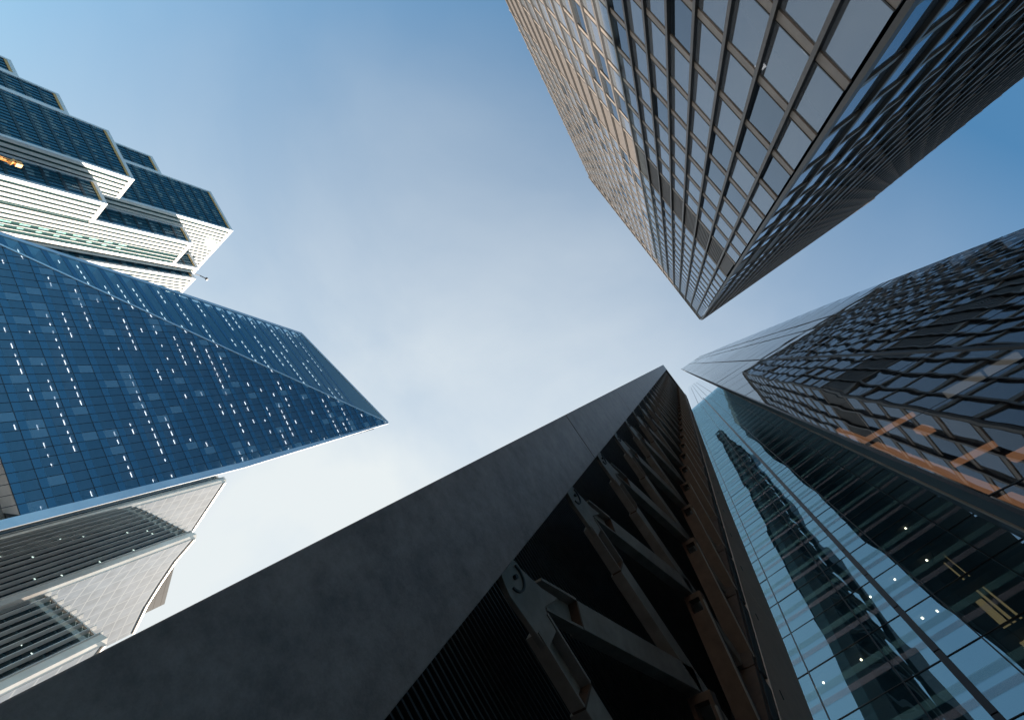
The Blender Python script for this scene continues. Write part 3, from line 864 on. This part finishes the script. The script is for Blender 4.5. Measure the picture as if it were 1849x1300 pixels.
stepped_block('tallest fin clad block with a white panelled end, close under the blue glass tower', 134.0,
              [(74, -190), (70, -178), (66.4, -172.5), (62.6, -167.8), (58.4, -163.3)], (57.2, -162.2), [(49.6, -190.3)], 9, False, zlo=60)
stepped_block('middle fin clad block stepping down in a curve, between the taller and lower blocks', 100.0,
              [(55.8, -160.4), (54.3, -158.0), (51.0, -154.9), (47.9, -152.0), (44.5, -149.2), (41.5, -146.5), (36.9, -142.4)], (35.2, -140.9),
              [(33.3, -151.8), (30.7, -162.1), (27.8, -172.2), (23.4, -183.1)], 11, False, zlo=30)
stepped_block('lowest fin clad block with deep blue glass and a sunlit pale pier, left edge', 65.0,
              [(34.0, -140.7), (33.0, -139.2), (30.0, -137.3), (27.6, -135.4), (24.8, -133.0), (22.6, -131.5), (19.0, -129.1)], (17.3, -127.6),
              [(14.6, -140.0)], 8, True, zlo=10)

def rear_slab():
    t = thing('rear_block', 'grey panelled block end showing behind the white curved wall', 'office building')
    MB().poly([(37.3, -170.5, 0), (27.6, -184.4, 0), (27.6, -184.4, 112), (37.3, -170.5, 112)], (-1, 0, 0)).build('wall', F_GREY, t, False)
    MB().poly([(37.3, -170.5, 0), (37.3, -170.5, 112), (44, -182, 112), (44, -182, 0)], (1, 1, 0)).build('side_wall', F_GREY, t, False)
    MB().poly([(27.6, -184.4, 0), (27.6, -184.4, 112), (34, -200, 112), (34, -200, 0)], (-1, -1, 0)).build('side_wall', F_GREY, t, False)
    MB().poly([(37.3, -170.5, 112), (27.6, -184.4, 112), (34, -200, 112), (44, -182, 112)], (0, 0, 1)).build('roof', F_PIER, t, False)
rear_slab()

# ------------------------------------------------------------------ small things
def crane_jib():
    t = thing('crane_jib', 'orange lattice crane jib poking across the dark glass, left edge', 'crane')
    OR = solid('orange_crane_paint', (.62, .26, .07), (.75, .36, .1), .4, .2, 2)
    a, b = V((187.5, -140.5, 84)), V((185.3, -140.2, 98.5))
    d = (b-a).normalized(); s = d.cross(V((0, 1, 0))).normalized(); q = s.cross(d)
    cs = [s*.7 + q*.6, s*-.7 + q*.6, q*-.7]
    for c in cs: MB().bar(a + c, b + c*.6, .3, .3).build('chord', OR, t)
    n = 9; L_ = (b-a).length
    for k in range(n):
        p, r = a + d*(L_*k/n), a + d*(L_*(k+1)/n)
        for i in range(3):
            f0, f1 = 1-.4*k/n, 1-.4*(k+1)/n
            MB().bar(p + cs[i]*f0, r + cs[(i+1) % 3]*f1, .18, .18).build('lattice_bar', OR, t)
    MB().box(184.6, 186.2, -141, -139.5, 98.3, 100.0).build('jib_head', OR, t)
    MB().bar(b + V((-.9, .2, -2)), b + V((.9, .2, -.4)), 1.3, .9).build('pulley_block', OR, t)
crane_jib()

def roof_cradle():
    t = thing('roof_hoist', 'small dark maintenance hoist arm over the bright stepped roof', 'hoist')
    D = solid('dark_hoist_paint', (.1, .1, .11), None, .5)
    z = 203
    MB().bar((200.8, -193, z-5), (199.6, -193, z+1.2), .35, .35).build('mast', D, t)
    MB().bar((199.6, -193, z+1.2), (196.2, -191.5, z+3.2), .45, .45).build('arm', D, t)
    MB().box(195.4, 196.9, -192.2, -190.8, z+2.6, z+3.4).build('cradle', D, t)
roof_cradle()
